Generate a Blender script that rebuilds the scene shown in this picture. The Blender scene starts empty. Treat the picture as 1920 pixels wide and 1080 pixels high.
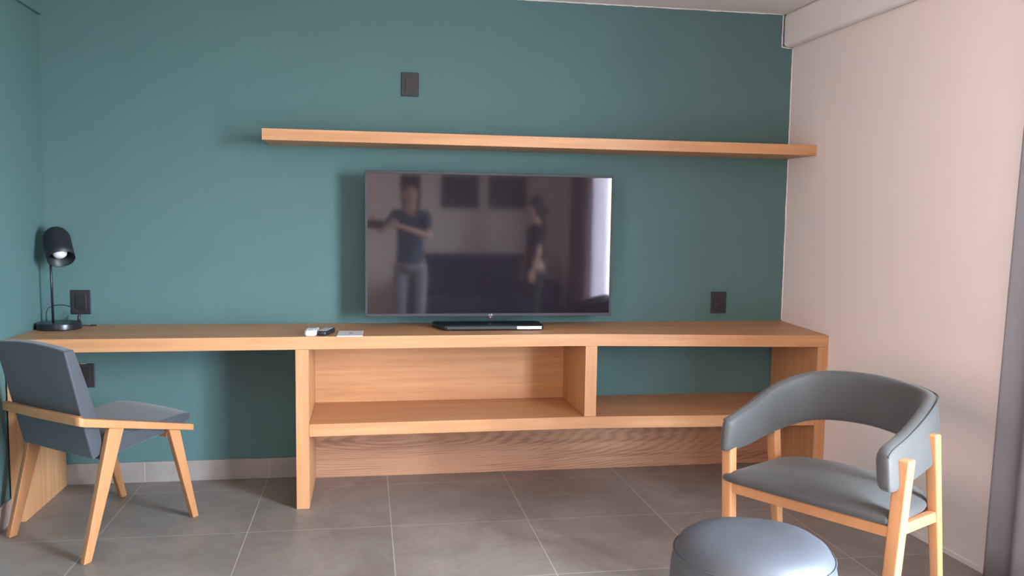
import bpy, bmesh, math, random
from mathutils import Vector, Matrix
random.seed(4)
S = bpy.context.scene
COL = S.collection

# ------------------------------------------------------------------ camera
CAM = Vector((1.4318, -4.2206, 1.2429)); YAW, PITCH, ROLL = .1683, -.0905, .0135
fwd = Vector((math.sin(YAW)*math.cos(PITCH), math.cos(YAW)*math.cos(PITCH), math.sin(PITCH)))
rgt = Vector((math.cos(YAW), -math.sin(YAW), 0)); up = rgt.cross(fwd)
r2 = math.cos(ROLL)*rgt + math.sin(ROLL)*up; u2 = -math.sin(ROLL)*rgt + math.cos(ROLL)*up
cd = bpy.data.cameras.new('camera'); cam = bpy.data.objects.new('camera', cd); COL.objects.link(cam)
M = Matrix((r2, u2, -fwd)).transposed().to_4x4(); M.translation = CAM
cam.matrix_world = M
cd.sensor_width = 36; cd.lens = 1618.02/1920*36; cd.shift_y = 25.04/1920; cd.clip_start = .02
S.camera = cam

# ------------------------------------------------------------------ view, world, light
S.view_settings.view_transform = 'Standard'; S.view_settings.look = 'None'
S.view_settings.gamma = 1; S.view_settings.use_curve_mapping = False
S.view_settings.exposure = 0.0
W = bpy.data.worlds.new('daylight'); S.world = W; W.use_nodes = True
wn = W.node_tree.nodes; wl = W.node_tree.links
bg = wn['Background']; geo = wn.new('ShaderNodeNewGeometry'); tc = wn.new('ShaderNodeTexCoord')
sx = wn.new('ShaderNodeSeparateXYZ'); wl.new(tc.outputs['Generated'], sx.inputs[0])
rz = wn.new('ShaderNodeValToRGB'); rz.color_ramp.elements[0].position = .40; rz.color_ramp.elements[0].color = (.20, .19, .18, 1)
rz.color_ramp.elements[1].position = .56; rz.color_ramp.elements[1].color = (.79, .90, 1.02, 1)
mz = wn.new('ShaderNodeMath'); mz.operation = 'MULTIPLY_ADD'; mz.inputs[1].default_value = .5; mz.inputs[2].default_value = .5
wl.new(sx.outputs['Z'], mz.inputs[0]); wl.new(mz.outputs[0], rz.inputs[0])
# a warm fill colour is added on the left-hand side, open sky on the right
mx = wn.new('ShaderNodeMath'); mx.operation = 'GREATER_THAN'; mx.inputs[1].default_value = -.12; wl.new(sx.outputs['X'], mx.inputs[0])
mix = wn.new('ShaderNodeMix'); mix.data_type = 'RGBA'
wl.new(mx.outputs[0], mix.inputs['Factor']); mix.inputs['A'].default_value = (.185, .135, .120, 1); wl.new(rz.outputs[0], mix.inputs['B'])
wl.new(mix.outputs['Result'], bg.inputs[0]); bg.inputs[1].default_value = 134

ROOM_W, SK, BACK_Y, CEIL = 3.5908, -.0316, -6.3, 2.32
RTH = .0316
def portal(name, loc, rot, sx_, sy_):
    l = bpy.data.lights.new(name, 'AREA'); l.shape = 'RECTANGLE'; l.size = sx_; l.size_y = sy_; l.cycles.is_portal = True
    o = bpy.data.objects.new(name, l); o.location = loc; o.rotation_euler = rot; COL.objects.link(o)
WY0, WY1, WZ0, WZ1 = -2.80, -4.70, .08, 2.08            # opening in the right wall
portal('window_portal', (ROOM_W + .16 + SK*(-3.6), -3.75, 1.08), (0, math.pi/2, RTH), 2.0, 1.9)
VY0, VY1, VZ0, VZ1 = -3.5, -5.5, .75, 2.05            # opening in the left wall
portal('window_portal', (-.16, -4.5, 1.4), (0, -math.pi/2, 0), 1.3, 2.0)

# ------------------------------------------------------------------ helpers
def mat(name, col, rough=.5, metal=0, spec=.5, var=0, vscale=6, bump=0, bscale=200, col2=None, ior=None, sheen=0, emit=None):
    m = bpy.data.materials.new(name); m.use_nodes = True
    n = m.node_tree.nodes; l = m.node_tree.links; b = n['Principled BSDF']
    b.inputs['Base Color'].default_value = (*col, 1); b.inputs['Roughness'].default_value = rough
    b.inputs['Metallic'].default_value = metal; b.inputs['Specular IOR Level'].default_value = spec
    if ior: b.inputs['IOR'].default_value = ior
    if sheen: b.inputs['Sheen Weight'].default_value = sheen
    if emit: b.inputs['Emission Color'].default_value = (*emit[0], 1); b.inputs['Emission Strength'].default_value = emit[1]
    t = n.new('ShaderNodeTexCoord')
    if var:
        no = n.new('ShaderNodeTexNoise'); no.inputs['Scale'].default_value = vscale; no.inputs['Detail'].default_value = 4
        l.new(t.outputs['Object'], no.inputs['Vector'])
        mx = n.new('ShaderNodeMix'); mx.data_type = 'RGBA'; l.new(no.outputs['Fac'], mx.inputs['Factor'])
        c2 = col2 or tuple(c*(1-var) for c in col)
        mx.inputs['A'].default_value = (*c2, 1); mx.inputs['B'].default_value = (*[c*(1+var) if not col2 else c for c in col], 1)
        l.new(mx.outputs['Result'], b.inputs['Base Color'])
    if bump:
        no = n.new('ShaderNodeTexNoise'); no.inputs['Scale'].default_value = bscale; no.inputs['Detail'].default_value = 3
        l.new(t.outputs['Object'], no.inputs['Vector'])
        bp = n.new('ShaderNodeBump'); bp.inputs['Strength'].default_value = bump; bp.inputs['Distance'].default_value = .002
        l.new(no.outputs['Fac'], bp.inputs['Height']); l.new(bp.outputs[0], b.inputs['Normal'])
    return m

def wood(name, a, b_, axis='X', strength=1.0, scale=1.0, rough=.42, rings=0.0):
    """light oak veneer: fine grain streaks along one axis, optional cathedral figure"""
    m = bpy.data.materials.new(name); m.use_nodes = True
    n = m.node_tree.nodes; l = m.node_tree.links; b = n['Principled BSDF']; b.inputs['Roughness'].default_value = rough
    b.inputs['Specular IOR Level'].default_value = .35
    t = n.new('ShaderNodeTexCoord'); mp = n.new('ShaderNodeMapping'); l.new(t.outputs['Object'], mp.inputs[0])
    sc = {'X': (1.6, 42, 42), 'Y': (42, 1.6, 42), 'Z': (42, 42, 1.6)}[axis]
    mp.inputs['Scale'].default_value = tuple(s*scale for s in sc)
    n1 = n.new('ShaderNodeTexNoise'); n1.inputs['Scale'].default_value = 1; n1.inputs['Detail'].default_value = 5; n1.inputs['Roughness'].default_value = .6
    l.new(mp.outputs[0], n1.inputs['Vector'])
    mp2 = n.new('ShaderNodeMapping'); l.new(t.outputs['Object'], mp2.inputs[0])
    sc2 = {'X': (.9, 4, 4), 'Y': (4, .9, 4), 'Z': (4, 4, .9)}[axis]; mp2.inputs['Scale'].default_value = sc2
    n2 = n.new('ShaderNodeTexNoise'); n2.inputs['Scale'].default_value = 1; n2.inputs['Detail'].default_value = 2; l.new(mp2.outputs[0], n2.inputs['Vector'])
    ad = n.new('ShaderNodeMath'); ad.operation = 'MULTIPLY_ADD'; l.new(n2.outputs['Fac'], ad.inputs[0]); ad.inputs[1].default_value = .55
    l.new(n1.outputs['Fac'], ad.inputs[2]); last = ad
    if rings:
        mp3 = n.new('ShaderNodeMapping'); l.new(t.outputs['Object'], mp3.inputs[0])
        mp3.inputs['Location'].default_value = (-.99, 0, -.92); mp3.inputs['Scale'].default_value = (.55, 0, 4.2)
        n3 = n.new('ShaderNodeTexNoise'); n3.inputs['Scale'].default_value = 2.2; n3.inputs['Detail'].default_value = 3; l.new(mp3.outputs[0], n3.inputs['Vector'])
        ml = n.new('ShaderNodeVectorMath'); ml.operation = 'SCALE'; l.new(n3.outputs['Color'], ml.inputs[0]); ml.inputs['Scale'].default_value = .22
        av = n.new('ShaderNodeVectorMath'); l.new(mp3.outputs[0], av.inputs[0]); l.new(ml.outputs[0], av.inputs[1])
        wv = n.new('ShaderNodeTexWave'); wv.wave_type = 'RINGS'; wv.rings_direction = 'SPHERICAL'; wv.inputs['Scale'].default_value = 7.5
        wv.inputs['Distortion'].default_value = 1.2; wv.inputs['Detail'].default_value = 3; l.new(av.outputs[0], wv.inputs['Vector'])
        a3 = n.new('ShaderNodeMath'); a3.operation = 'MULTIPLY_ADD'; l.new(wv.outputs['Fac'], a3.inputs[0]); a3.inputs[1].default_value = rings
        l.new(last.outputs[0], a3.inputs[2]); last = a3
    rp = n.new('ShaderNodeValToRGB'); e = rp.color_ramp.elements
    mid = .78 + rings*.5
    e[0].position = mid - .30/strength*.7; e[1].position = mid + .30/strength*.7
    e[0].color = (*a, 1); e[1].color = (*b_, 1)
    l.new(last.outputs[0], rp.inputs[0]); l.new(rp.outputs[0], b.inputs['Base Color'])
    bp = n.new('ShaderNodeBump'); bp.inputs['Strength'].default_value = .08; bp.inputs['Distance'].default_value = .001
    l.new(n1.outputs['Fac'], bp.inputs['Height']); l.new(bp.outputs[0], b.inputs['Normal'])
    return m

def link(o, parent=None):
    COL.objects.link(o)
    if parent: o.parent = parent
    return o
def obj(name, bm, m, parent=None, smooth=False, bevel=0, seg=2, solid=0):
    me = bpy.data.meshes.new(name); bmesh.ops.recalc_face_normals(bm, faces=bm.faces[:]); bm.to_mesh(me); bm.free()
    me.materials.append(m)
    o = link(bpy.data.objects.new(name, me), parent)
    if smooth:
        for p in me.polygons: p.use_smooth = True
    if bevel:
        b = o.modifiers.new('bevel', 'BEVEL'); b.width = bevel; b.segments = seg; b.limit_method = 'ANGLE'; b.angle_limit = .7
        for p in me.polygons: p.use_smooth = True
        w = o.modifiers.new('wn', 'WEIGHTED_NORMAL')
    return o
def thing(name, label, cat, loc=(0, 0, 0), rotz=0, group=None):
    o = bpy.data.objects.new(name, None); o.empty_display_size = .1; link(o); o.location = loc; o.rotation_euler = (0, 0, rotz)
    return tag(o, label, cat, group)
def tag(o, label, cat, group=None):
    o['label'] = label; o['category'] = cat
    if group: o['group'] = group
    return o
def struct(name, bm, m, **k):
    o = obj(name, bm, m, **k); o['kind'] = 'structure'; return o
def box(bm, x0, x1, y0, y1, z0, z1):
    v = [bm.verts.new(p) for p in ((x0,y0,z0),(x1,y0,z0),(x1,y1,z0),(x0,y1,z0),(x0,y0,z1),(x1,y0,z1),(x1,y1,z1),(x0,y1,z1))]
    for f in ((0,3,2,1),(4,5,6,7),(0,1,5,4),(1,2,6,5),(2,3,7,6),(3,0,4,7)): bm.faces.new([v[i] for i in f])
    return v
def bx(*a):
    bm = bmesh.new(); box(bm, *a); return bm
def hexa(bm, lo, hi):
    v = [bm.verts.new(p) for p in list(lo) + list(hi)]
    for f in ((0,3,2,1),(4,5,6,7),(0,1,5,4),(1,2,6,5),(2,3,7,6),(3,0,4,7)): bm.faces.new([v[i] for i in f])
def loft(bm, rings, closed=False, cap=True):
    R = [[bm.verts.new(p) for p in r] for r in rings]; n = len(R[0])
    for i in range(len(R) - (0 if closed else 1)):
        a, b = R[i], R[(i+1) % len(R)]
        for j in range(n): bm.faces.new((a[j], a[(j+1) % n], b[(j+1) % n], b[j]))
    if cap and not closed: bm.faces.new(R[0]); bm.faces.new(R[-1][::-1])
    return R
def lathe(bm, prof, seg=48, ctr=(0, 0, 0), mtx=None):
    c = Vector(ctr); rings = []
    for r, z in prof:
        ring = [Vector((max(r, 1e-4)*math.cos(2*math.pi*k/seg), max(r, 1e-4)*math.sin(2*math.pi*k/seg), z)) for k in range(seg)]
        rings.append([((mtx @ p) if mtx else p) + c for p in ring])
    loft(bm, rings)
def tube(bm, pts, r, seg=10):
    P = [Vector(p) for p in pts]; rings = []; N = None
    for i, p in enumerate(P):
        t = (P[min(i+1, len(P)-1)] - P[max(i-1, 0)]).normalized()
        if N is None: N = t.orthogonal().normalized()
        N = (N - t*N.dot(t)).normalized(); B = t.cross(N)
        rr = r[i] if isinstance(r, (list, tuple)) else r
        rings.append([p + rr*(math.cos(2*math.pi*k/seg)*N + math.sin(2*math.pi*k/seg)*B) for k in range(seg)])
    loft(bm, rings)
def catmull(P, n=8, closed=False):
    P = [Vector(p) for p in P]; out = []
    for i in range(len(P)-1):
        a, b, c, d = P[max(i-1, 0)], P[i], P[i+1], P[min(i+2, len(P)-1)]
        for k in range(n):
            t = k/n
            out.append(.5*((2*b) + (c-a)*t + (2*a-5*b+4*c-d)*t*t + (3*b-a-3*c+d)*t**3))
    out.append(P[-1]); return out

# ------------------------------------------------------------------ materials
teal = mat('teal_wall_paint', (.090, .172, .176), .75, var=.05, vscale=3, bump=.35, bscale=140, spec=.25)
cream = mat('cream_wall_paint', (.84, .75, .72), .8, var=.02, vscale=2, bump=.2, bscale=90, spec=.2)
white = mat('white_ceiling_paint', (.82, .76, .745), .85, var=.02, vscale=2, bump=.2, bscale=60, spec=.2)
OAK_A, OAK_B = (.47, .225, .103), (.59, .315, .155)
oak = wood('oak_veneer', OAK_A, OAK_B, 'X'); oak_v = wood('oak_veneer_upright', OAK_A, OAK_B, 'Z')
oak_y = wood('oak_edge', OAK_A, OAK_B, 'Y')
oak_fig = wood('oak_veneer_figured', (.30, .145, .09), (.48, .255, .155), 'X', rings=.22, strength=1.0)
chair_wood = wood('chair_wood', (.42, .19, .080), (.51, .245, .112), 'Z', strength=.7)
grey_fab = mat('grey_upholstery', (.060, .060, .060), .62, var=.06, vscale=20, bump=.25, bscale=500, spec=.4, sheen=.15)
slate_fab = mat('slate_upholstery', (.044, .052, .066), .55, var=.06, vscale=20, bump=.2, bscale=500, spec=.55, sheen=.25)
pouf_fab = mat('pouf_upholstery', (.056, .062, .074), .5, var=.10, vscale=9, bump=.25, bscale=400, spec=.5)
black_pl = mat('black_plastic', (.018, .018, .022), .38)
plate_m = mat('charcoal_plate', (.020, .019, .024), .5)
lamp_m = mat('matt_black_metal', (.012, .014, .018), .45, metal=.0)
lamp_base_m = mat('satin_black_metal', (.045, .048, .06), .30, metal=.7)
tv_frame_m = mat('gunmetal_bezel', (.050, .053, .058), .6, spec=.3)
screen_m = mat('glossy_screen', (.016, .013, .018), .05, ior=1.55)
grey_curt = mat('grey_curtain_cloth', (.22, .21, .235), .8, var=.05, vscale=30, bump=.3, bscale=600)
mauve_curt = mat('mauve_curtain_cloth', (.20, .10, .12), .85)
white_pl = mat('white_plastic', (.80, .80, .80), .3)
paper = mat('white_paper', (.72, .69, .69), .6, var=.03, vscale=40)
glint_chrome = mat('glint_chrome', (.8, .8, .8), .15, metal=1)

# floor tiles and skirting
def tile_mat(name, skirting=False):
    m = bpy.data.materials.new(name); m.use_nodes = True
    n = m.node_tree.nodes; l = m.node_tree.links; b = n['Principled BSDF']
    t = n.new('ShaderNodeTexCoord'); T = .5686
    mp = n.new('ShaderNodeMapping'); l.new(t.outputs['Object'], mp.inputs[0])
    mp.inputs['Location'].default_value = (-(.3955), .75, 0) if not skirting else (-.402, 5, 0)
    br = n.new('ShaderNodeTexBrick'); br.offset = 0; br.squash = 1; br.inputs['Scale'].default_value = 1
    br.inputs['Brick Width'].default_value = T; br.inputs['Row Height'].default_value = T if not skirting else 40
    br.inputs['Mortar Size'].default_value = .0021; br.inputs['Mortar Smooth'].default_value = .3; br.inputs['Bias'].default_value = 0
    br.inputs['Color1'].default_value = (.92, .92, .92, 1); br.inputs['Color2'].default_value = (1.06, 1.05, 1.04, 1); br.inputs['Mortar'].default_value = (1, 1, 1, 1)
    l.new(mp.outputs[0], br.inputs['Vector'])
    n1 = n.new('ShaderNodeTexNoise'); n1.inputs['Scale'].default_value = 3.2; n1.inputs['Detail'].default_value = 8; n1.inputs['Roughness'].default_value = .62; n1.inputs['Distortion'].default_value = .8
    n2 = n.new('ShaderNodeTexNoise'); n2.inputs['Scale'].default_value = 14; n2.inputs['Detail'].default_value = 6; n2.inputs['Distortion'].default_value = 1.4
    l.new(t.outputs['Object'], n1.inputs['Vector']); l.new(t.outputs['Object'], n2.inputs['Vector'])
    ad = n.new('ShaderNodeMath'); ad.operation = 'MULTIPLY_ADD'; l.new(n2.outputs['Fac'], ad.inputs[0]); ad.inputs[1].default_value = .35; l.new(n1.outputs['Fac'], ad.inputs[2])
    rp = n.new('ShaderNodeValToRGB'); e = rp.color_ramp.elements; e[0].position = .45; e[1].position = .92
    if skirting: e[0].color = (.25, .215, .20, 1); e[1].color = (.36, .32, .30, 1)
    else: e[0].color = (.185, .158, .145, 1); e[1].color = (.305, .270, .248, 1)
    l.new(ad.outputs[0], rp.inputs[0])
    ml = n.new('ShaderNodeMix'); ml.data_type = 'RGBA'; ml.blend_type = 'MULTIPLY'; ml.inputs['Factor'].default_value = 1
    l.new(rp.outputs[0], ml.inputs['A']); l.new(br.outputs['Color'], ml.inputs['B'])
    mg = n.new('ShaderNodeMix'); mg.data_type = 'RGBA'; l.new(br.outputs['Fac'], mg.inputs['Factor']); l.new(ml.outputs['Result'], mg.inputs['A'])
    mg.inputs['B'].default_value = (.46, .43, .395, 1) if not skirting else (.42, .39, .37, 1)
    l.new(mg.outputs['Result'], b.inputs['Base Color'])
    b.inputs['Roughness'].default_value = .42
    bp = n.new('ShaderNodeBump'); bp.inputs['Strength'].default_value = .15; bp.inputs['Distance'].default_value = .002
    l.new(ad.outputs[0], bp.inputs['Height']); l.new(bp.outputs[0], b.inputs['Normal'])
    return m
tile = tile_mat('grey_floor_tile'); skirt = tile_mat('grey_skirting_tile', True)

# ------------------------------------------------------------------ room shell
H = CEIL + .06
struct('floor', bx(-.2, 4.1, BACK_Y-.2, .2, -.12, 0), tile)
struct('ceiling', bx(-.2, 4.1, BACK_Y-.2, .2, CEIL, CEIL+.12), white)
struct('wall_back', bx(-.2, 4.1, 0, .15, 0, CEIL), teal)
struct('wall_rear', bx(-.2, 4.1, BACK_Y-.15, BACK_Y, 0, CEIL), cream)
def wall_with_opening(x0, x1, ya, yb, o0, o1, z0, z1, top=CEIL):
    bm = bmesh.new()
    box(bm, x0, x1, o0, ya, 0, top); box(bm, x0, x1, yb, o1, 0, top)
    box(bm, x0, x1, o1, o0, 0, z0); box(bm, x0, x1, o1, o0, z1, top)
    return bm
struct('wall_left', wall_with_opening(-.15, 0, 0, BACK_Y, VY0, VY1, VZ0, VZ1), teal)
wr = struct('wall_right', wall_with_opening(0, .15, 0.0, BACK_Y, WY0, WY1, WZ0, WZ1), cream)
wr.location = (ROOM_W, 0, 0); wr.rotation_euler = (0, 0, RTH)
tb = struct('trim_1', bx(-.058, 0, BACK_Y, -.0005, 2.154, CEIL), white, bevel=.02, seg=4); tb.location = (ROOM_W, 0, 0); tb.rotation_euler = (0, 0, RTH)
struct('trim_2', bx(0, .016, BACK_Y, -.0005, 2.135, CEIL), teal, bevel=.004)
struct('baseboard_back', bx(.0, ROOM_W, -.010, 0, 0, .0984), skirt, bevel=.0015)
bl = struct('baseboard_left', bx(.0, 4.5, -.010, 0, 0, .0984), skirt, bevel=.0015); bl.rotation_euler = (0, 0, -math.pi/2); bl.location = (0, 0, 0)
bl.rotation_euler = (0, 0, math.pi/2); bl.location = (0, -4.5, 0)
br_ = struct('pale_strip_right', bx(-.006, 0, WY0, -.0, 0, .018), white); br_.location = (ROOM_W, 0, 0); br_.rotation_euler = (0, 0, RTH)  # low pale strip along the foot of the right wall

def glass_mat():
    m = bpy.data.materials.new('window_glass'); m.use_nodes = True; n = m.node_tree.nodes; l = m.node_tree.links
    n.remove(n['Principled BSDF']); out = n['Material Output']
    t = n.new('ShaderNodeBsdfTransparent'); t.inputs[0].default_value = (.93, .95, .95, 1)
    g = n.new('ShaderNodeBsdfGlossy'); g.inputs['Roughness'].default_value = .02
    mx = n.new('ShaderNodeMixShader'); mx.inputs[0].default_value = .06; l.new(t.outputs[0], mx.inputs[1]); l.new(g.outputs[0], mx.inputs[2]); l.new(mx.outputs[0], out.inputs[0])
    return m
glass = glass_mat(); alu = mat('dark_aluminium', (.06, .06, .065), .35, metal=.6)
def window(name, x0, x1, y0, y1, z0, z1, n, loc, rz):
    bm = bmesh.new(); t = .045
    box(bm, x0, x1, y0, y1, z0, z0+t); box(bm, x0, x1, y0, y1, z1-t, z1)
    for k in range(n+1):
        yc = y0 + (y1-y0)*k/n; a = yc - t/2; a = max(y0, min(y1-t, a)); box(bm, x0, x1, a, a+t, z0+t, z1-t)
    o = struct(name, bm, alu, bevel=.003); o.location = loc; o.rotation_euler = (0, 0, rz)
    xm = (x0+x1)/2; g = obj('glass', bx(xm-.003, xm+.003, y0+t, y1-t, z0+t, z1-t), glass, parent=o)
window('window_1', .05, .11, WY1, WY0, WZ0, WZ1, 2, (ROOM_W, 0, 0), RTH)
window('window_2', -.11, -.05, VY1, VY0, VZ0, VZ1, 2, (0, 0, 0), 0)

# ------------------------------------------------------------------ long oak desk and media unit
DL, DR_, DT, DH, DZ = .5091, .4533, .055, .75, .0207
XL, XD, ZS, PX = 1.1351, 2.4091, .371, .0385
def yfront(x): return -(DL + (DR_-DL)*x/ROOM_W)
def plank(x0, x1, z0, z1, yb=0.0, yf=None, inset=0, n=None):
    """board from the wall plane out to the desk's front line (yf None) following its slightly uneven front"""
    bm = bmesh.new(); n = n or max(1, int((x1-x0)/.15)); rings = []
    for i in range(n+1):
        x = x0 + (x1-x0)*i/n; f = (yfront(x)+inset) if yf is None else yf
        def q(y, z):
            xx = x + (SK*y if x > ROOM_W-.07 else 0)
            if x > ROOM_W - .001: xx -= .001
            dz = DZ*max(0, (x-2.4)/1.2)*min(1, abs(y)/.45) if z > .05 else 0
            return (xx, y, z-dz)
        rings.append([q(yb, z0), q(f, z0), q(f, z1), q(yb, z1)])
    loft(bm, rings); return bm
desk = thing('desk', 'long light oak built-in desk and open shelf unit under the television', 'desk', (0, 0, 0))
G = .0015
obj('desktop', plank(.001, ROOM_W, DH-DT, DH, yb=-G), oak, desk, bevel=.0015)
obj('end_panel', plank(.008, .060, 0, DH-DT-.0005, yb=-.012), oak_v, desk, bevel=.0015)
obj('upright_panel', plank(XL, XL+DT, 0, DH-DT-.0005, yb=-.012), oak_v, desk, bevel=.0015)
obj('end_panel', plank(ROOM_W-DT, ROOM_W, 0, DH-DT-.0005, yb=-.012, n=1), oak_v, desk, bevel=.0015)
obj('shelf_board', plank(XL+DT+.0005, ROOM_W-DT-.0005, ZS-DT, ZS, yb=-G), oak, desk, bevel=.0015)
obj('divider', plank(XD, XD+DT, ZS+.0005, DH-DT-.0005, yb=-G), oak_v, desk, bevel=.0015)
obj('back_panel', plank(XL+DT+.0005, XD-.0005, ZS+.0005, DH-DT-.0005, yb=-.012, yf=-PX), oak, desk)
obj('kick_panel', plank(XL+DT+.0005, ROOM_W-DT-.0005, 0.001, ZS-DT-.0005, yb=-.012, yf=-PX), oak_fig, desk)

# ------------------------------------------------------------------ floating shelf
SHL, SHD, SHZ = .9841, .2741, 1.6408
bm = bmesh.new()
hexa(bm, [(SHL, -G, SHZ-.05), (SHL, -SHD, SHZ-.05), (ROOM_W-SK*SHD*-1-.0015+2*SK*SHD*-1*0, -SHD, SHZ-.05), (ROOM_W-.0015, -G, SHZ-.05)],
         [(SHL, -G, SHZ), (SHL, -SHD, SHZ), (ROOM_W-SK*SHD*-1-.0015, -SHD, SHZ), (ROOM_W-.0015, -G, SHZ)])
for v in bm.verts:
    if v.co.x > 3 and v.co.y < -.1: v.co.x = ROOM_W - SK*SHD - .0015
tag(obj('wall_shelf', bm, oak, bevel=.0015), 'long light oak floating shelf on the teal wall above the television', 'shelf')

# ------------------------------------------------------------------ television
TX0, TX1, TZ0, TZ1, TY = 1.427, 2.6057, .801, 1.475, -.19
tv = thing('television', 'large flat black television with thin grey bezel mounted on the teal wall', 'television', ((TX0+TX1)/2, TY, (TZ0+TZ1)/2))
cx_, cz_ = tv.location.x, tv.location.z; w2, h2 = (TX1-TX0)/2, (TZ1-TZ0)/2
bm = bmesh.new(); b_ = .012; bb = .014
box(bm, -w2, w2, 0, .03, -h2, -h2+bb); box(bm, -w2, w2, 0, .03, h2-b_, h2)
box(bm, -w2, -w2+b_, 0, .03, -h2+bb, h2-b_); box(bm, w2-b_, w2, 0, .03, -h2+bb, h2-b_)
obj('bezel', bm, tv_frame_m, tv, bevel=.002)
obj('screen', bx(-w2+b_, w2-b_, .0035, .028, -h2+bb, h2-b_), screen_m, tv)
bm = bmesh.new(); hexa(bm, [(-w2+.03, .03, -h2+.02), (w2-.03, .03, -h2+.02), (w2-.12, .06, -h2+.05), (-w2+.12, .06, -h2+.05)], [(-w2+.03, .03, h2-.02), (w2-.03, .03, h2-.02), (w2-.12, .06, h2-.10), (-w2+.12, .06, h2-.10)])
obj('rear_housing', bm, black_pl, tv, bevel=.004)
bm = bmesh.new(); box(bm, -.2, .2, .06, .085, -.14, .14); box(bm, -.26, .26, .17, .189, -.12, .12); box(bm, -.05, .05, .08, .175, -.08, .08)
obj('wall_bracket', bm, black_pl, tv)
lg = mat('logo_silver', (.75, .75, .78), .3)
bm = bmesh.new()                                    # the small maker's mark on the lower bezel: L G
X0 = -.010; Z0 = -h2+.0035; hh = .008; s = .0018
box(bm, X0, X0+s, -.0012, .001, Z0, Z0+hh); box(bm, X0, X0+.006, -.0012, .001, Z0, Z0+s)
X1 = X0+.009
box(bm, X1, X1+s, -.0012, .001, Z0, Z0+hh); box(bm, X1, X1+.0075, -.0012, .001, Z0, Z0+s); box(bm, X1, X1+.0075, -.0012, .001, Z0+hh-s, Z0+hh)
box(bm, X1+.0057, X1+.0075, -.0012, .001, Z0, Z0+.0045); box(bm, X1+.0038, X1+.0075, -.0012, .001, Z0+.003, Z0+.0045)
lo = obj('logo', bm, lg, tv); lo['label'] = 'small silver letters LG on the lower bezel'
bm = bmesh.new(); box(bm, -.016, .010, -.004, .02, -h2-.010, -h2+.0005); obj('sensor_housing', bm, black_pl, tv, bevel=.002)
bm = bmesh.new(); lathe(bm, [(0, 0), (.0028, 0), (.0028, .002), (0, .0025)], 12, (-.003, -.0035, -h2-.004), Matrix.Rotation(math.pi/2, 3, 'X'))
led = obj('standby_light', bm, mat('red_standby_light', (.8, .02, .05), .4, emit=((1, .05, .12), 2.5)), tv); led['label'] = 'tiny glowing red standby light'

# ------------------------------------------------------------------ disc player on the desk
dz_box = .75
pl = thing('disc_player', 'slim black set-top player on the desk below the television', 'player', (2.0, -.24, .7505))
bm = bmesh.new()
lo_ = [(-.222, -.088, .004), (-.21, -.095, .004), (.232, -.095, .004), (.242, -.088, .004), (.250, .05, .004), (.235, .075, .004), (-.25, .075, .004), (-.262, .055, .004)]
r1 = [Vector(p) for p in lo_]; r2_ = [Vector((p[0], p[1], .020)) for p in lo_]; r3 = [Vector((p[0]*.985, p[1]*.94, .026)) for p in lo_]
loft(bm, [r1, r2_, r3]); obj('casing', bm, mat('piano_black', (.008, .012, .018), .18), pl, bevel=.002)
obj('front_strip', bx(-.205, .115, -.0968, -.094, .007, .019), mat('smoked_front', (.05, .06, .055), .25), pl, bevel=.0006)
sk_ = obj('sticker', bx(.117, .232, -.0972, -.094, .0065, .0195), mat('white_sticker', (.85, .85, .85), .4), pl); sk_['label'] = 'white sticker on the right end of the front'
bm = bmesh.new()
bm.free()
for x, y in ((-.19, -.07), (.2, -.07), (-.2, .05), (.2, .05)):
    bm = bmesh.new(); lathe(bm, [(0, 0), (.012, 0), (.012, .0045), (0, .0045)], 16, (x, y, 0)); obj('foot', bm, black_pl, pl)

# ------------------------------------------------------------------ remotes and card
rm = thing('remote_control', 'short white remote control lying on the desk left of the black one', 'remote control', (1.200, -.408, .7502), -.06)
def remote_bm(w, l, h, taper=.9):
    bm = bmesh.new(); rings = []
    N = 12
    for k, (s, z) in enumerate(((.86, 0), (1, h*.25), (1, h*.7), (.9, h*.95), (.75, h))):
        ring = []
        for i in range(32):
            a = 2*math.pi*i/32; c, s_ = math.cos(a), math.sin(a)
            ring.append(Vector((s*w/2*math.copysign(abs(c)**.45, c), (l/2-(1-s)*w/2)*math.copysign(abs(s_)**.45, s_), z)))
        rings.append(ring)
    loft(bm, rings); return bm
obj('body', remote_bm(.054, .145, .024), white_pl, rm, smooth=True)
bm = bmesh.new(); box(bm, -.016, .016, .02, .055, .0235, .0250); obj('display', bm, mat('grey_display', (.25, .27, .25), .2), rm, bevel=.0008)
bm = bmesh.new()
for i in range(4):
    for j in (-1, 0, 1): box(bm, j*.012-.004, j*.012+.004, -.05+i*.016, -.042+i*.016, .0235, .0255)
obj('buttons', bm, mat('grey_button', (.45, .46, .46), .4), rm)
rk = thing('remote_control', 'black remote control lying between the white remote and the white card', 'remote control', (1.262, -.395, .7502), -.22)
obj('body', remote_bm(.046, .155, .020), black_pl, rk, smooth=True)
bm = bmesh.new()
for i in range(7):
    for j in (-1, 0, 1): box(bm, j*.012-.0035, j*.012+.0035, -.058+i*.016, -.051+i*.016, .0195, .0218)
obj('buttons', bm, mat('pale_button', (.40, .40, .46), .3), rk)
cdm = thing('folded_card', 'small white printed card lying flat on the desk right of the remotes', 'card', (1.365, -.415, .7502), .0)
bm = bmesh.new(); hexa(bm, [(-.056, -.085, 0), (.052, -.085, 0), (.056, .085, 0), (-.052, .085, 0)], [(-.056, -.085, .004), (.052, -.085, .004), (.056, .085, .004), (-.052, .085, .004)])
obj('paper', bm, paper, cdm)
bm = bmesh.new(); box(bm, -.006, .010, -.03, .03, .0040, .0044); obj('printed_mark', bm, mat('grey_ink', (.42, .42, .48), .6), cdm)

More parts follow.
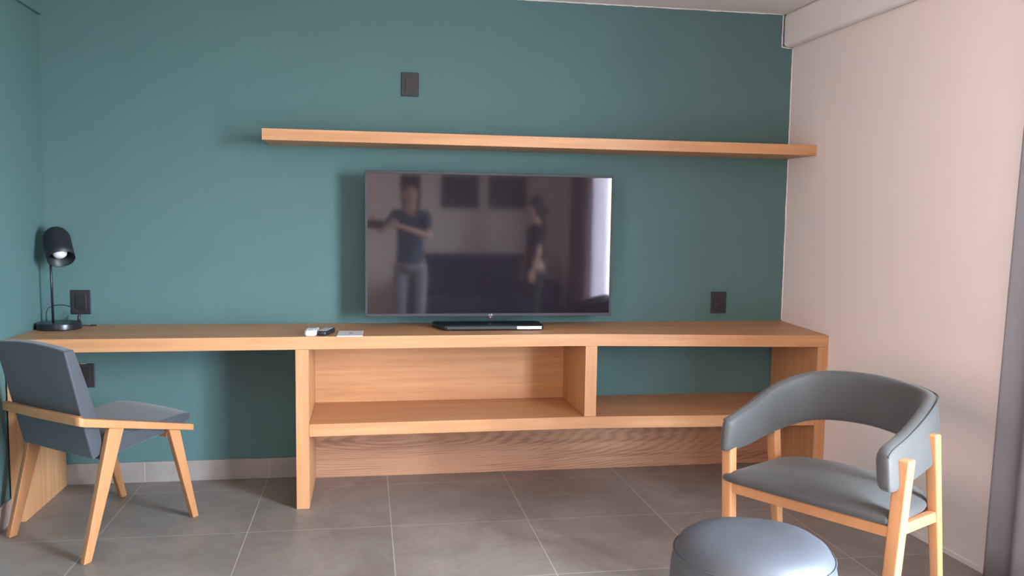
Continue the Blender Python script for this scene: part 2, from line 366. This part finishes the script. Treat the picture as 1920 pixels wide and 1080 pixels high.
# ------------------------------------------------------------------ switch and socket plates
def plate(name, label, cat, x, z, kind, glint=False, w=.083, h=.112):
    t = thing(name, label, cat, (x, 0, z), 0, 'black wall plates')
    bm = bmesh.new(); box(bm, -w/2, w/2, -.009, -.0005, -h/2, h/2); obj('cover_plate', bm, plate_m, t, bevel=.003)
    bm = bmesh.new(); box(bm, -.023, .023, -.0125, -.008, -.036, .036)
    f = obj('socket_insert' if kind == 'socket' else 'cable_insert', bm, black_pl, t, bevel=.0015)
    bm = bmesh.new()
    if kind == 'socket':
        for zc in (.018, -.018):
            box(bm, -.008, -.0055, -.0130, -.0124, zc-.002, zc+.007); box(bm, .0055, .008, -.0130, -.0124, zc-.002, zc+.007); box(bm, -.0025, .0025, -.0130, -.0124, zc-.010, zc-.005)
        obj('slots', bm, mat('slot_black', (.004, .004, .004), .8), f)
    else:
        box(bm, -.012, .012, -.0135, -.012, -.008, .010); obj('connector', bm, plate_m, f, bevel=.001)
    return t
plate('wall_plate', 'black wall plate high on the teal wall above the floating shelf', 'wall plate', 1.6405, 1.8945, 'cable')
plate('wall_socket', 'black wall socket just above the desk top near the right-hand corner', 'socket', 3.2345, .847, 'socket')
plate('wall_socket', 'black wall socket above the desk top beside the desk lamp', 'socket', .143, .855, 'socket')
p4 = plate('wall_socket', 'black wall socket under the desk behind the slate chair back', 'socket', .150, .514, 'socket')
obj('top_glint', bx(-.018, .010, -.0125, -.006, .0545, .0585), glint_chrome, p4, bevel=.001)['label'] = 'metal strip added as the glint on the top edge'  # bright metal strip added to stand in for a glint on the plate

# ------------------------------------------------------------------ desk lamp
lp = thing('desk_lamp', 'small matt black desk lamp with rounded shade in the left corner of the desk', 'lamp', (.0935, -.150, .7503))
bm = bmesh.new(); lathe(bm, [(0, 0), (.088, 0), (.091, .003), (.091, .024), (.088, .029), (0, .030)], 64); obj('base', bm, lamp_base_m, lp, smooth=True, bevel=.001)
bm = bmesh.new(); tube(bm, [(-.024, .0, .028), (-.027, 0, .385)], .0052, 14); obj('stem', bm, lamp_base_m, lp, smooth=True)
ax = Vector((.34, -.58, -.76)).normalized()                 # the shade's mouth points down and out
ctr = Vector((.006, .0, .372))
zax = -ax; xa = zax.orthogonal().normalized(); ya = zax.cross(xa); MR = Matrix((xa, ya, zax)).transposed()
Rr = .056; L = .082
prof = [(Rr-.003, -L), (Rr, -L)] + [(Rr, -L + (L+.03)*k/4) for k in range(1, 5)] + [(Rr*math.cos(a), .03+Rr*math.sin(a)) for a in [math.pi/2*k/10 for k in range(1, 11)]]
inner = [((Rr-.003)*math.cos(a), .03+(Rr-.003)*math.sin(a)) for a in [math.pi/2*k/10 for k in range(10, -1, -1)]] + [(Rr-.003, -L)]
bm = bmesh.new()
rings = []
for r_, z_ in prof + inner[:-1]:
    rings.append([MR @ Vector((max(r_, 1e-4)*math.cos(2*math.pi*k/48), max(r_, 1e-4)*math.sin(2*math.pi*k/48), z_)) + ctr for k in range(48)])
loft(bm, rings, closed=True); obj('shade', bm, lamp_m, lp, smooth=True)
bm = bmesh.new(); lathe(bm, [(0, -.070), (.015, -.068), (.026, -.059), (.0315, -.045), (.029, -.028), (.018, -.005), (.014, .01), (0, .01)], 32, ctr, MR)
bu = obj('bulb', bm, mat('frosted_bulb', (.82, .80, .90), .25), lp, smooth=True); bu['label'] = 'white frosted bulb'
bm = bmesh.new(); lathe(bm, [(0, .009), (.015, .009), (.016, .045), (0, .045)], 24, ctr, MR); obj('bulb_holder', bm, black_pl, lp, smooth=True)
bm = bmesh.new(); tube(bm, [(-.027, 0, .383), (-.024, .0, .400)], .008, 12); obj('pivot', bm, lamp_base_m, lp, smooth=True)
cord_pts = catmull([(-.066, .045, .031), (-.066, .046, .070), (-.048, .052, .094), (-.005, .060, .100), (.030, .066, .090), (.058, .070, .064), (.062, .070, .045), (.056, .080, .012), (.085, .085, .004), (.115, .085, .003)], 6)
bm = bmesh.new(); tube(bm, cord_pts, .0022, 8); cr = obj('cord', bm, black_pl, lp, smooth=True)
bm = bmesh.new(); tube(bm, [(.062, .071, .052), (.056, .080, .014)], [.0062, .0062], 12); obj('cord_switch', bm, black_pl, cr, smooth=True)
bm = bmesh.new(); tube(bm, [(.108, .082, .0045), (.128, .092, .0045)], [.0045, .003], 8); obj('plug', bm, black_pl, cr, smooth=True)

# ------------------------------------------------------------------ slate desk chair (lounge frame with a rail that wraps the back)
def slab_curve(): pass
CF = Vector((.5241, .8517, 0)); CR = Vector((.8517, -.5241, 0)) - .165*CF
CC = Vector((.397, -.598, 0))
dc = thing('desk_chair', 'light wood chair with slate grey seat and back at left end of the desk', 'chair', CC)
def C(a, b, z): return CF*a + CR*b + Vector((0, 0, z))
def leg_hex(top0, top1, bot0, bot1, b0, b1, zt, k=0):
    bm = bmesh.new()
    hexa(bm, [C(bot0, b0, 0), C(bot1, b0, 0), C(bot1, b1, 0), C(bot0, b1, 0)], [C(top0, b0, zt[0]), C(top1, b0, zt[1]), C(top1, b1, zt[1]), C(top0, b1, zt[0])])
    return bm
def railz(a): return .520 - .135*(a+.297)/.557
for sgn in (1, -1):
    b0, b1 = (.225, .252) if sgn > 0 else (-.252, -.225)
    obj('leg', leg_hex(-.166, -.098, -.297, -.262, b0, b1, (railz(-.16)-.014, railz(-.10)-.014)), chair_wood, dc, bevel=.004)
    obj('leg', leg_hex(.128, .188, .252, .284, b0, b1, (railz(.13)-.014, railz(.19)-.014)), chair_wood, dc, bevel=.004)
# wrap rail: right side, rear, left side, one bent strip
bm = bmesh.new()
def sec(a, b, da, db, z, h=.0145): return [C(a, b, z-h), C(a+da, b+db, z-h), C(a+da, b+db, z+h), C(a, b, z+h)]
ST = []
ST.append(sec(.262, .254, 0, -.027, railz(.262), .013)); ST.append(sec(0, .254, 0, -.027, railz(0)))
ST.append(sec(-.275, .254, 0.010, -.027, railz(-.275), .0155)); ST.append(sec(-.292, .244, .024, -.015, .520, .0165)); ST.append(sec(-.300, .225, .024, 0, .522, .0165))
ST.append(sec(-.312, .0, .024, 0, .524, .0165))
ST.append(sec(-.300, -.225, .024, 0, .522, .0165)); ST.append(sec(-.292, -.244, .024, .015, .520, .0165)); ST.append(sec(-.275, -.254, .010, .027, railz(-.275), .0155))
ST.append(sec(0, -.254, 0, .027, railz(0))); ST.append(sec(.262, -.254, 0, .027, railz(.262), .013))
loft(bm, ST); obj('wrap_rail', bm, chair_wood, dc, bevel=.003)
bm = bmesh.new(); hexa(bm, [C(.135, -.225, .365), C(.165, -.225, .365), C(.165, .225, .365), C(.135, .225, .365)], [C(.135, -.225, .395), C(.165, -.225, .395), C(.165, .225, .395), C(.135, .225, .395)])
obj('cross_rail', bm, chair_wood, dc, bevel=.003)
def cushion(quad_fn, nu, nv, thick_fn, m, name, parent, bulge=.01, edge=.012):
    """upholstered slab: quad_fn(u, v, side) gives the point on the front/top (1) or the back/bottom (0) face"""
    bm = bmesh.new(); F = {}
    for s in (0, 1):
        for i in range(nu+1):
            for j in range(nv+1):
                F[s, i, j] = bm.verts.new(quad_fn(i/nu, j/nv, s))
    for i in range(nu):
        for j in range(nv):
            bm.faces.new((F[1, i, j], F[1, i+1, j], F[1, i+1, j+1], F[1, i, j+1])); bm.faces.new((F[0, i, j], F[0, i, j+1], F[0, i+1, j+1], F[0, i+1, j]))
    for i in range(nu):
        for j in (0, nv): bm.faces.new((F[0, i, j], F[0, i+1, j], F[1, i+1, j], F[1, i, j]))
    for j in range(nv):
        for i in (0, nu): bm.faces.new((F[0, i, j], F[1, i, j], F[1, i, j+1], F[0, i, j+1]))
    return obj(name, bm, m, parent, bevel=edge, seg=3)
def lerp(a, b, t): return a + (b-a)*t
BR, BF = ((-.331, .776), (-.223, .362)), ((-.288, .779), (-.168, .378))
def back_fn(u, v, s):
    b = lerp(-.222, .222, u); (a0, z0), (a1, z1) = (BR if s == 0 else BF)
    a = lerp(a1, a0, v); z = lerp(z1, z0, v)
    if s: a += .012*math.sin(math.pi*v) + .010*math.sin(math.pi*u)*math.sin(math.pi*v)
    z += .012*math.sin(math.pi*u)*v
    return C(a, b, z)
cushion(back_fn, 12, 12, None, slate_fab, 'backrest', dc, edge=.008)
def seat_fn(u, v, s):
    b = lerp(-.222, .222, u); a = lerp(-.172, .282, v)
    if s == 0:
        z = lerp(.352, .398, v) if v < .8 else lerp(.3888, .408, (v-.8)/.2); a = lerp(-.190, .268, v)
    else:
        z = lerp(.422, .447, v) + .008*math.sin(math.pi*u)*math.sin(math.pi*min(1, v*.9+.1)) - .010*max(0, (v-.85)/.15)**2
        a += .018*math.sin(math.pi*u)*max(0, (v-.5)*2)
    return C(a, b, z)
cushion(seat_fn, 12, 12, None, slate_fab, 'seat', dc, edge=.009)

# ------------------------------------------------------------------ grey armchair with a wrap-round back
TH = 1.0206
AO = Vector((2.7273, -1.8906, 0)); AR = Vector((math.cos(TH), -math.sin(TH), 0)); AB = Vector((math.sin(TH), math.cos(TH), 0))
ac = thing('armchair', 'light wood armchair with grey curved wrap-round back near the right-hand wall', 'chair', AO)
def A(a, b, z): return AR*a + AB*b + Vector((0, 0, z))
def aleg(p0, p1, w0, w1, zt, slope=0):
    (a0, b0), (a1, b1) = p0, p1; bm = bmesh.new()
    lo = [A(a0-w0/2, b0-w0/2, 0), A(a0+w0/2, b0-w0/2, 0), A(a0+w0/2, b0+w0/2, 0), A(a0-w0/2, b0+w0/2, 0)]
    hi = [A(a1-w1/2, b1-w1/2, zt-slope), A(a1+w1/2, b1-w1/2, zt-slope), A(a1+w1/2, b1+w1/2, zt), A(a1-w1/2, b1+w1/2, zt)]
    hexa(bm, lo, hi); return bm
obj('leg', aleg((.250, -.004), (.286, 0), .038, .042, .618), chair_wood, ac, bevel=.006)
obj('leg', aleg((-.254, -.004), (-.278, 0), .036, .036, .58), chair_wood, ac, bevel=.006)
obj('leg', aleg((.262, .345), (.286, .165), .028, .036, .664), chair_wood, ac, bevel=.006)
obj('leg', aleg((-.285, .345), (-.300, .285), .028, .038, .60), chair_wood, ac, bevel=.006)
bm = bmesh.new()
def rail(bm, p, q, w, z0, z1):
    (a0, b0), (a1, b1) = p, q; d = Vector((a1-a0, b1-b0)); d.normalize(); nx, ny = -d.y*w/2, d.x*w/2
    hexa(bm, [A(a0-nx, b0-ny, z0), A(a1-nx, b1-ny, z0), A(a1+nx, b1+ny, z0), A(a0+nx, b0+ny, z0)], [A(a0-nx, b0-ny, z1), A(a1-nx, b1-ny, z1), A(a1+nx, b1+ny, z1), A(a0+nx, b0+ny, z1)])
rail(bm, (-.262, 0), (.262, 0), .026, .392, .424); rail(bm, (.262, .0), (.276, .235), .024, .392, .424); rail(bm, (-.268, 0), (-.29, .31), .024, .392, .424); rail(bm, (-.29, .31), (.276, .24), .024, .392, .424)
obj('seat_frame', bm, chair_wood, ac, bevel=.003)
# domed seat
out = catmull([(0, -.030, 0), (.15, -.029, 0), (.235, -.026, 0), (.262, -.010, 0), (.272, .10, 0), (.262, .215, 0), (.20, .315, 0), (.08, .368, 0), (-.08, .385, 0), (-.20, .368, 0), (-.268, .30, 0), (-.278, .16, 0), (-.280, .04, 0), (-.288, -.012, 0), (-.262, -.028, 0), (-.15, -.029, 0), (0, -.030, 0)], 6)[:-1]
bm = bmesh.new(); rings = []; c0 = Vector((0, .16, 0))
for s, z in ((.94, .426), (.985, .430), (1.0, .440), (.985, .450), (.95, .457), (.85, .465), (.7, .471), (.45, .476), (.2, .478), (.02, .4785)):
    rings.append([A(c0.x + (p.x-c0.x)*s, c0.y + (p.y-c0.y)*s, z) for p in out])
loft(bm, rings); obj('seat', bm, grey_fab, ac, smooth=True)
# wrap-round band
stations = [(.256, -.070, .630, .545), (.258, -.045, .652, .530), (.260, .03, .676, .540), (.264, .10, .708, .556), (.262, .18, .748, .578), (.243, .26, .778, .596), (.195, .33, .787, .604), (.11, .385, .787, .608), (0, .405, .785, .610),
            (-.11, .405, .779, .606), (-.205, .380, .768, .596), (-.272, .320, .750, .578), (-.296, .23, .720, .560), (-.296, .12, .683, .545), (-.290, .03, .658, .538), (-.286, -.040, .640, .534)]
dzs = [0, 0, -.003, -.006, -.012, -.022, -.030, -.026, -.017, -.014, -.015, -.017, -.018, -.018, -.014, -.009]
stations = [(a + (.016 if i > 10 else 0), b, t+dzs[i], bt+dzs[i]) for i, (a, b, t, bt) in enumerate(stations)]
SP = catmull([(a, b, 0) for a, b, _, _ in stations], 6); ZT = catmull([(i, t, bt) for i, (_, _, t, bt) in enumerate(stations)], 6)
bm = bmesh.new(); rings = []
for i, p in enumerate(SP):
    t = (SP[min(i+1, len(SP)-1)] - SP[max(i-1, 0)]).normalized(); nrm = Vector((t.y, -t.x, 0))
    zt, zb = ZT[i].y, ZT[i].z; hgt = zt - zb; th = .021
    u = i/(len(SP)-1); e = min(u, 1-u)*len(SP)
    if e < 3: k = math.sqrt(max(.12, 1-((3-e)/3)**2)); th *= k; zt -= .014*(1-k); zb += .014*(1-k)
    ring = []
    for k in range(20):
        a_ = 2*math.pi*k/20; c_, s_ = math.cos(a_), math.sin(a_)
        X = th*math.copysign(abs(c_)**.55, c_); Z = (zt+zb)/2 + (zt-zb)/2*math.copysign(abs(s_)**.38, s_)
        X += (Z-(zt+zb)/2)*.10*(-1 if True else 1)                 # the band leans outward at the top
        q = p - nrm*X*-1 if False else p + nrm*X
        ring.append(A(q.x, q.y, Z))
    rings.append(ring)
loft(bm, rings); obj('wrap_back', bm, grey_fab, ac, smooth=True)
# piping seam that runs along the outside just below the top edge
bm = bmesh.new(); pts = []
for i, p in enumerate(SP[2:-2]):
    j = i+2; t = (SP[j+1] - SP[j-1]).normalized(); nrm = Vector((t.y, -t.x, 0)); zt, zb = ZT[j].y, ZT[j].z
    q = p + nrm*.0135; pts.append((q, zt-.0075))
side = 1
tube(bm, [A(q.x, q.y, z) for q, z in pts], .0032, 6)
obj('piping', bm, grey_fab, ac, smooth=True)

# ------------------------------------------------------------------ round pouf
pf = thing('pouf', 'round grey-blue upholstered pouf stool in front of the armchair', 'stool', (2.388, -2.253, 0))
bm = bmesh.new()
prof = [(0, .012), (.175, .012), (.188, .020), (.196, .06), (.202, .14), (.205, .24), (.205, .34), (.202, .395), (.195, .428), (.182, .450), (.158, .466), (.11, .476), (.05, .479), (0, .4795)]
lathe(bm, prof, 72)
for v in bm.verts:
    a = math.atan2(v.co.y, v.co.x); r = v.co.xy.length
    if v.co.z > .3: v.co.z += .0015*math.sin(3*a+1)*min(1, r/.15)
obj('cushion_body', bm, pouf_fab, pf, smooth=True)
bm = bmesh.new(); tube(bm, [(.1965*math.cos(a), .1965*math.sin(a), .4285 + .0015*math.sin(3*a+1)) for a in [2*math.pi*k/72 for k in range(73)]], .0022, 8)
obj('piping', bm, pouf_fab, pf, smooth=True)
bm = bmesh.new()
bm.free()
for a in (.8, 2.37, 3.94, 5.5):
    bm = bmesh.new(); lathe(bm, [(0, 0), (.018, 0), (.018, .0125), (0, .0125)], 16, (.14*math.cos(a), .14*math.sin(a), 0)); obj('foot', bm, black_pl, pf)

# ------------------------------------------------------------------ curtains on the right wall
def curtain(name, label, y0, y1, m, x=-.075, amp=.028, wl_=.085, z0=.015, z1=2.135, seed=1):
    random.seed(seed)
    root = thing(name, label, 'curtain', (ROOM_W, 0, 0), RTH)
    bm = bmesh.new(); n = int(abs(y1-y0)/.006); rows = 14; V = []
    ph = random.random()*6
    for j in range(rows+1):
        z = z0 + (z1-z0)*j/rows; f = 1 - .45*(j/rows)**2
        row = []
        for i in range(n+1):
            y = y0 + (y1-y0)*i/n; s = y/wl_*2*math.pi
            d = amp*f*(math.sin(s+ph) + .35*math.sin(.53*s+ph*2+.4*(1-j/rows)) )
            row.append(bm.verts.new((x + d, y - .05*(z/1.5 if y0 > -3 else 0) + .012*math.sin(s*.5+z*.6)*(1-j/rows), z)))
        V.append(row)
    for j in range(rows):
        for i in range(n): bm.faces.new((V[j][i], V[j][i+1], V[j+1][i+1], V[j+1][i]))
    o = obj('cloth', bm, m, root, smooth=True); so = o.modifiers.new('solid', 'SOLIDIFY'); so.thickness = .003
    bm = bmesh.new(); box(bm, x-.012, x+.012, min(y0, y1)-.02, max(y0, y1)+.02, z1, z1+.018); obj('curtain_rail', bm, white_pl, root)
    return root
curtain('curtain', 'grey floor-length curtain at the right edge beside the cream wall', -1.60, -2.85, grey_curt, x=-.055, amp=.022, wl_=.16, seed=5)
curtain('curtain', 'dark mauve curtain at the far end of the glazed opening, seen only in the screen', -4.76, -5.7, mauve_curt, x=-.06, seed=8)

# ------------------------------------------------------------------ the rear of the room, which the dark screen mirrors
sofa_fab = mat('navy_sofa_fabric', (.022, .024, .038), .8, var=.1, vscale=20)
sf = thing('sofa', 'dark navy sofa against the rear wall, mirrored in the television screen', 'sofa', (2.70, -5.82, 0))
def soft(x0, x1, y0, y1, z0, z1, name, m=sofa_fab, r=.04, par=sf): return obj(name, bx(x0, x1, y0, y1, z0, z1), m, par, bevel=r, seg=4)
soft(-.85, .85, -.42, .36, .10, .30, 'base', r=.02)
soft(-.85, -.66, -.42, .40, .30, .60, 'armrest'); soft(.66, .85, -.42, .40, .30, .60, 'armrest')
soft(-.655, -.003, -.20, .40, .302, .45, 'seat_cushion'); soft(.003, .655, -.20, .40, .302, .45, 'seat_cushion')
soft(-.655, -.003, -.42, -.205, .305, .88, 'back_cushion'); soft(.003, .655, -.42, -.205, .305, .88, 'back_cushion')
for x in (-.78, .78):
    for y in (-.36, .30): obj('leg', bx(x-.02, x+.02, y-.02, y+.02, 0, .0995), black_pl, sf, bevel=.003)
pic_a = mat('dark_print_paper', (.055, .05, .06), .5, var=.7, vscale=5)
for i, (x, lab) in enumerate(((2.52, 'dark framed print above the sofa nearer the left wall'), (3.08, 'dark framed print above the sofa nearer the window wall'))):
    t = thing('framed_print', lab, 'picture', (x, BACK_Y, 1.60), 0, 'framed prints above the sofa')
    bm = bmesh.new()
    for a in ((-.22, -.20, -.19, .19), (.20, .22, -.19, .19)): box(bm, a[0], a[1], .001, .028, a[2], a[3])
    box(bm, -.20, .20, .001, .028, .17, .19); box(bm, -.20, .20, .001, .028, -.19, -.17)
    obj('frame', bm, black_pl, t, bevel=.002); obj('print', bx(-.20, .20, .004, .014, -.17, .17), pic_a, t)

# ------------------------------------------------------------------ two people behind the camera, seen only as reflections in the screen
skin_m = mat('skin', (.52, .30, .215), .5); hair_m = mat('dark_hair', (.018, .012, .010), .55)
def skin_mesh(name, verts, edges, m, parent, sub=2):
    """verts: [(x, y, z, radius or (rx, ry))]; first vertex is the root"""
    me = bpy.data.meshes.new(name); me.from_pydata([v[:3] for v in verts], edges, []); me.materials.append(m)
    o = link(bpy.data.objects.new(name, me), parent)
    sk = o.modifiers.new('skin', 'SKIN'); sk.use_smooth_shade = True
    if not me.skin_vertices:
        bm = bmesh.new(); bm.from_mesh(me); bm.verts.layers.skin.verify(); bm.to_mesh(me); bm.free()
    for i, v in enumerate(verts):
        r = v[3]; me.skin_vertices[0].data[i].radius = r if isinstance(r, tuple) else (r, r); me.skin_vertices[0].data[i].use_root = (i == 0)
    sb = o.modifiers.new('sub', 'SUBSURF'); sb.levels = sub; sb.render_levels = sub
    return o
def chain(V, E, start, pts):
    p = start
    for q in pts: V.append(q); E.append((p, len(V)-1)); p = len(V)-1
    return p
def hand(V, E, wrist, w, d, side, sp, k):
    """palm and five bent fingers; w wrist point, d pointing direction, sp direction across the palm (towards the thumb)"""
    w = Vector(w); d = Vector(d).normalized(); sp = Vector(sp).normalized(); n = d.cross(sp)*side
    V.append((*(w + d*.045*k), .026*k)); E.append((wrist, len(V)-1)); palm = len(V)-1
    for j, (o, L) in enumerate(((.030, .070), (.010, .078), (-.010, .072), (-.029, .056))):
        b = w + d*.082*k + sp*o*k; V.append((*b, .0105*k)); E.append((palm, len(V)-1)); p = len(V)-1
        m1 = b + (d*.9 + n*.30).normalized()*L*.5*k; m2 = m1 + (d*.6 + n*.8).normalized()*L*.45*k
        chain(V, E, p, [(*m1, .0085*k), (*m2, .0075*k)])
    t0 = w + d*.030*k + sp*.034*k; V.append((*t0, .012*k)); E.append((palm, len(V)-1))
    t1 = t0 + (d*.6 + sp*.55 + n*.3).normalized()*.035*k; t2 = t1 + (d*.8 + n*.4).normalized()*.03*k
    chain(V, E, len(V)-1, [(*t1, .0105*k), (*t2, .0085*k)])
def person(label, loc, rz, H, armL, armR, shirt, trousers, long_hair=True, legs=.0):
    k = H/1.7; t = thing('person', label, 'person', loc, rz)
    S_ = lambda *p: tuple(c*k for c in p)
    V = [(*S_(0, 0, .93), (.135*k, .10*k))]; E = []
    chest = chain(V, E, 0, [(*S_(0, 0, 1.08), (.118*k, .088*k)), (*S_(0, .005, 1.24), (.135*k, .10*k)), (*S_(0, -.005, 1.36), (.115*k, .085*k))])
    neck = chain(V, E, chest, [(*S_(0, -.005, 1.43), .056*k), (*S_(0, .01, 1.485), .050*k), (*S_(0, .022, 1.545), (.078*k, .095*k)), (*S_(0, .02, 1.615), (.088*k, .108*k)), (*S_(0, .010, 1.675), (.070*k, .085*k))])
    for s_, arm in ((-1, armL), (1, armR)):
        sh = chain(V, E, chest, [(*S_(s_*.155, -.005, 1.375), .052*k)])
        el, wr, dr, sp = arm; el = Vector(el)*k; wr = Vector(wr)*k; s0 = Vector(S_(s_*.155, -.005, 1.375))
        e = chain(V, E, sh, [(*(s0*.5+el*.5), .043*k), (*el, .036*k), (*(el*.5+wr*.5), .034*k), (*wr, .024*k)])
        hand(V, E, e, wr, dr, s_, sp, k)
        hip = chain(V, E, 0, [(*S_(s_*.095, 0, .84), .088*k), (*S_(s_*.10, .01+s_*legs*.3, .66), .074*k), (*S_(s_*.10, .02+s_*legs*.6, .47), .054*k), (*S_(s_*.10, s_*legs*.9, .28), .050*k), (*S_(s_*.10, -.02+s_*legs, .09), .033*k), (*S_(s_*.105, .05+s_*legs, .045), .034*k), (*S_(s_*.115, .14+s_*legs, .030), .030*k)])
    body = skin_mesh('body', V, E, skin_m, t)
    # shirt
    V = [(*S_(0, 0, .845), (.172*k, .135*k))]; E = []
    ch = chain(V, E, 0, [(*S_(0, 0, .95), (.158*k, .125*k)), (*S_(0, 0, 1.08), (.140*k, .108*k)), (*S_(0, .005, 1.24), (.152*k, .112*k)), (*S_(0, -.005, 1.37), (.122*k, .094*k)), (*S_(0, -.005, 1.425), (.068*k, .064*k))])
    ch -= 1
    for s_, arm in ((-1, armL), (1, armR)):
        el = Vector(arm[0])*k; s0 = Vector(S_(s_*.155, -.005, 1.375))
        chain(V, E, ch, [(*s0, .062*k), (*(s0*.55+el*.45), .054*k), (*(s0*.2+el*.8), .049*k)])
    skin_mesh('shirt', V, E, shirt, t)
    V = [(*S_(0, 0, .92), (.148*k, .112*k))]; E = []
    for s_ in (-1, 1): chain(V, E, 0, [(*S_(s_*.095, 0, .83), .098*k), (*S_(s_*.10, .01+s_*legs*.3, .66), .084*k), (*S_(s_*.10, .02+s_*legs*.6, .47), .066*k), (*S_(s_*.10, s_*legs*.9, .28), .060*k), (*S_(s_*.10, -.02+s_*legs, .12), .052*k)])
    skin_mesh('trousers', V, E, trousers, t)
    # shoes
    for s_ in (-1, 1):
        skin_mesh('shoe', [(*S_(s_*.10, -.045+s_*legs, .042), .040*k), (*S_(s_*.105, .05+s_*legs, .040), .040*k), (*S_(s_*.115, .15+s_*legs, .032), .032*k)], [(0, 1), (1, 2)], black_pl, t)
    # hair: a cap that leaves the face clear, and a fall to the shoulders
    V = [(*S_(0, -.035, 1.650), (.105*k, .092*k))]; E = []
    chain(V, E, 0, [(*S_(0, .015, 1.700), (.090*k, .060*k)), (*S_(0, .060, 1.692), (.070*k, .034*k))])
    chain(V, E, 0, [(*S_(0, -.058, 1.58), (.105*k, .060*k))] + ([(*S_(0, -.068, 1.48), (.105*k, .050*k)), (*S_(0, -.095, 1.36), (.090*k, .032*k))] if long_hair else []))
    skin_mesh('hair', V, E, hair_m, t)
    bm = bmesh.new(); hexa(bm, [S_(-.012, .108, 1.575), S_(.012, .108, 1.575), S_(.014, .085, 1.575), S_(-.014, .085, 1.575)], [S_(-.005, .100, 1.625), S_(.005, .100, 1.625), S_(.008, .085, 1.625), S_(-.008, .085, 1.625)])
    for v in bm.verts:
        if v.co.y > .105*k: v.co.y += .012*k
    obj('nose', bm, skin_m, t, bevel=.004)
    for s_ in (-1, 1):
        bm = bmesh.new(); lathe(bm, [(.0115*k*math.sin(a), .0115*k*math.cos(a)) for a in [math.pi*i/8 for i in range(9)]], 16, S_(s_*.030, .093, 1.625)); obj('eye', bm, mat('eye_dark', (.03, .02, .02), .2), t, smooth=True)
        bm = bmesh.new(); lathe(bm, [(.018*k*math.sin(a), .030*k*math.cos(a)) for a in [math.pi*i/8 for i in range(9)]], 12, S_(s_*.074, .012, 1.60)); 
        for v in bm.verts: v.co.x = s_*.074*k + (v.co.x - s_*.074*k)*.45
        obj('ear', bm, skin_m, t, smooth=True)
    bm = bmesh.new(); box(bm, -.022*k, .022*k, .098*k, .106*k, 1.545*k, 1.556*k); obj('mouth', bm, mat('lips', (.35, .10, .09), .5), t, bevel=.003)
    return t
dark_top = mat('black_cotton', (.02, .02, .024), .8); blue_top = mat('blue_grey_cotton', (.035, .065, .10), .8)
pale_tr = mat('pale_trousers', (.26, .25, .28), .8); dark_tr = mat('dark_trousers', (.03, .028, .03), .8)
person('person standing behind the camera in a blue-grey top and pale trousers holding a phone', (1.86, -4.66, 0), 0.12, 1.62,
       ((-.27, .10, 1.20), (-.36, .30, 1.30), (.3, .8, .2), (.1, -.1, 1)), ((.20, .16, 1.16), (-.08, .36, 1.26), (-.75, .55, .15), (.1, .1, 1)), blue_top, pale_tr)
tag(obj('smartphone', bx(-.080, .080, -.004, .004, -.038, .038), black_pl, bevel=.003), 'black phone held up in landscape behind the camera', 'phone').location = (1.512, -4.245, 1.215)
person('person in a black shirt standing by the mauve curtain with bare forearms hanging down', (3.18, -5.0, 0), 1.45, 1.47,
       ((-.21, .03, 1.10), (-.20, .10, .87), (.05, .1, -1), (0, 1, 0)), ((.21, .03, 1.10), (.20, .10, .87), (.05, .1, -1), (0, 1, 0)), dark_top, dark_tr, legs=.03)

# ------------------------------------------------------------------ sheer at the far end of the glazing, and the caulk beads along the teal wall
sheer = bpy.data.materials.new('white_sheer'); sheer.use_nodes = True
n = sheer.node_tree.nodes; l = sheer.node_tree.links; n.remove(n['Principled BSDF'])
tl = n.new('ShaderNodeBsdfTranslucent'); tl.inputs[0].default_value = (.86, .80, .88, 1); df = n.new('ShaderNodeBsdfDiffuse'); df.inputs[0].default_value = (.85, .80, .86, 1)
mm = n.new('ShaderNodeMixShader'); mm.inputs[0].default_value = .35; l.new(tl.outputs[0], mm.inputs[1]); l.new(df.outputs[0], mm.inputs[2]); l.new(mm.outputs[0], n['Material Output'].inputs[0])
curtain('curtain', 'white sheer curtain gathered over the far end of the glazing, mirrored bright in the screen', -4.02, -4.62, sheer, x=-.05, amp=.012, wl_=.09, seed=3)
def bead(name, pts, r=.0035):
    bm = bmesh.new(); P = []
    for a, b in zip(pts[:-1], pts[1:]):
        a, b = Vector(a), Vector(b); k = int((b-a).length/.03)+1
        for i in range(k): P.append(a + (b-a)*i/k + Vector((random.uniform(-1, 1), 0, random.uniform(-1, 1)))*.0012)
    P.append(Vector(pts[-1])); tube(bm, P, r, 6); struct(name, bm, white, smooth=True)
bead('trim_3', [(.03, -.001, CEIL-.001), (ROOM_W-.059, -.001, CEIL-.001)])
bead('trim_4', [(ROOM_W-.059, -.001, CEIL-.002), (ROOM_W-.059, -.001, 2.156), (ROOM_W-.001, -.001, 2.153)])
bead('trim_5', [(ROOM_W-.001, -.001, 2.152), (ROOM_W-.001, -.001, .755)], .003)
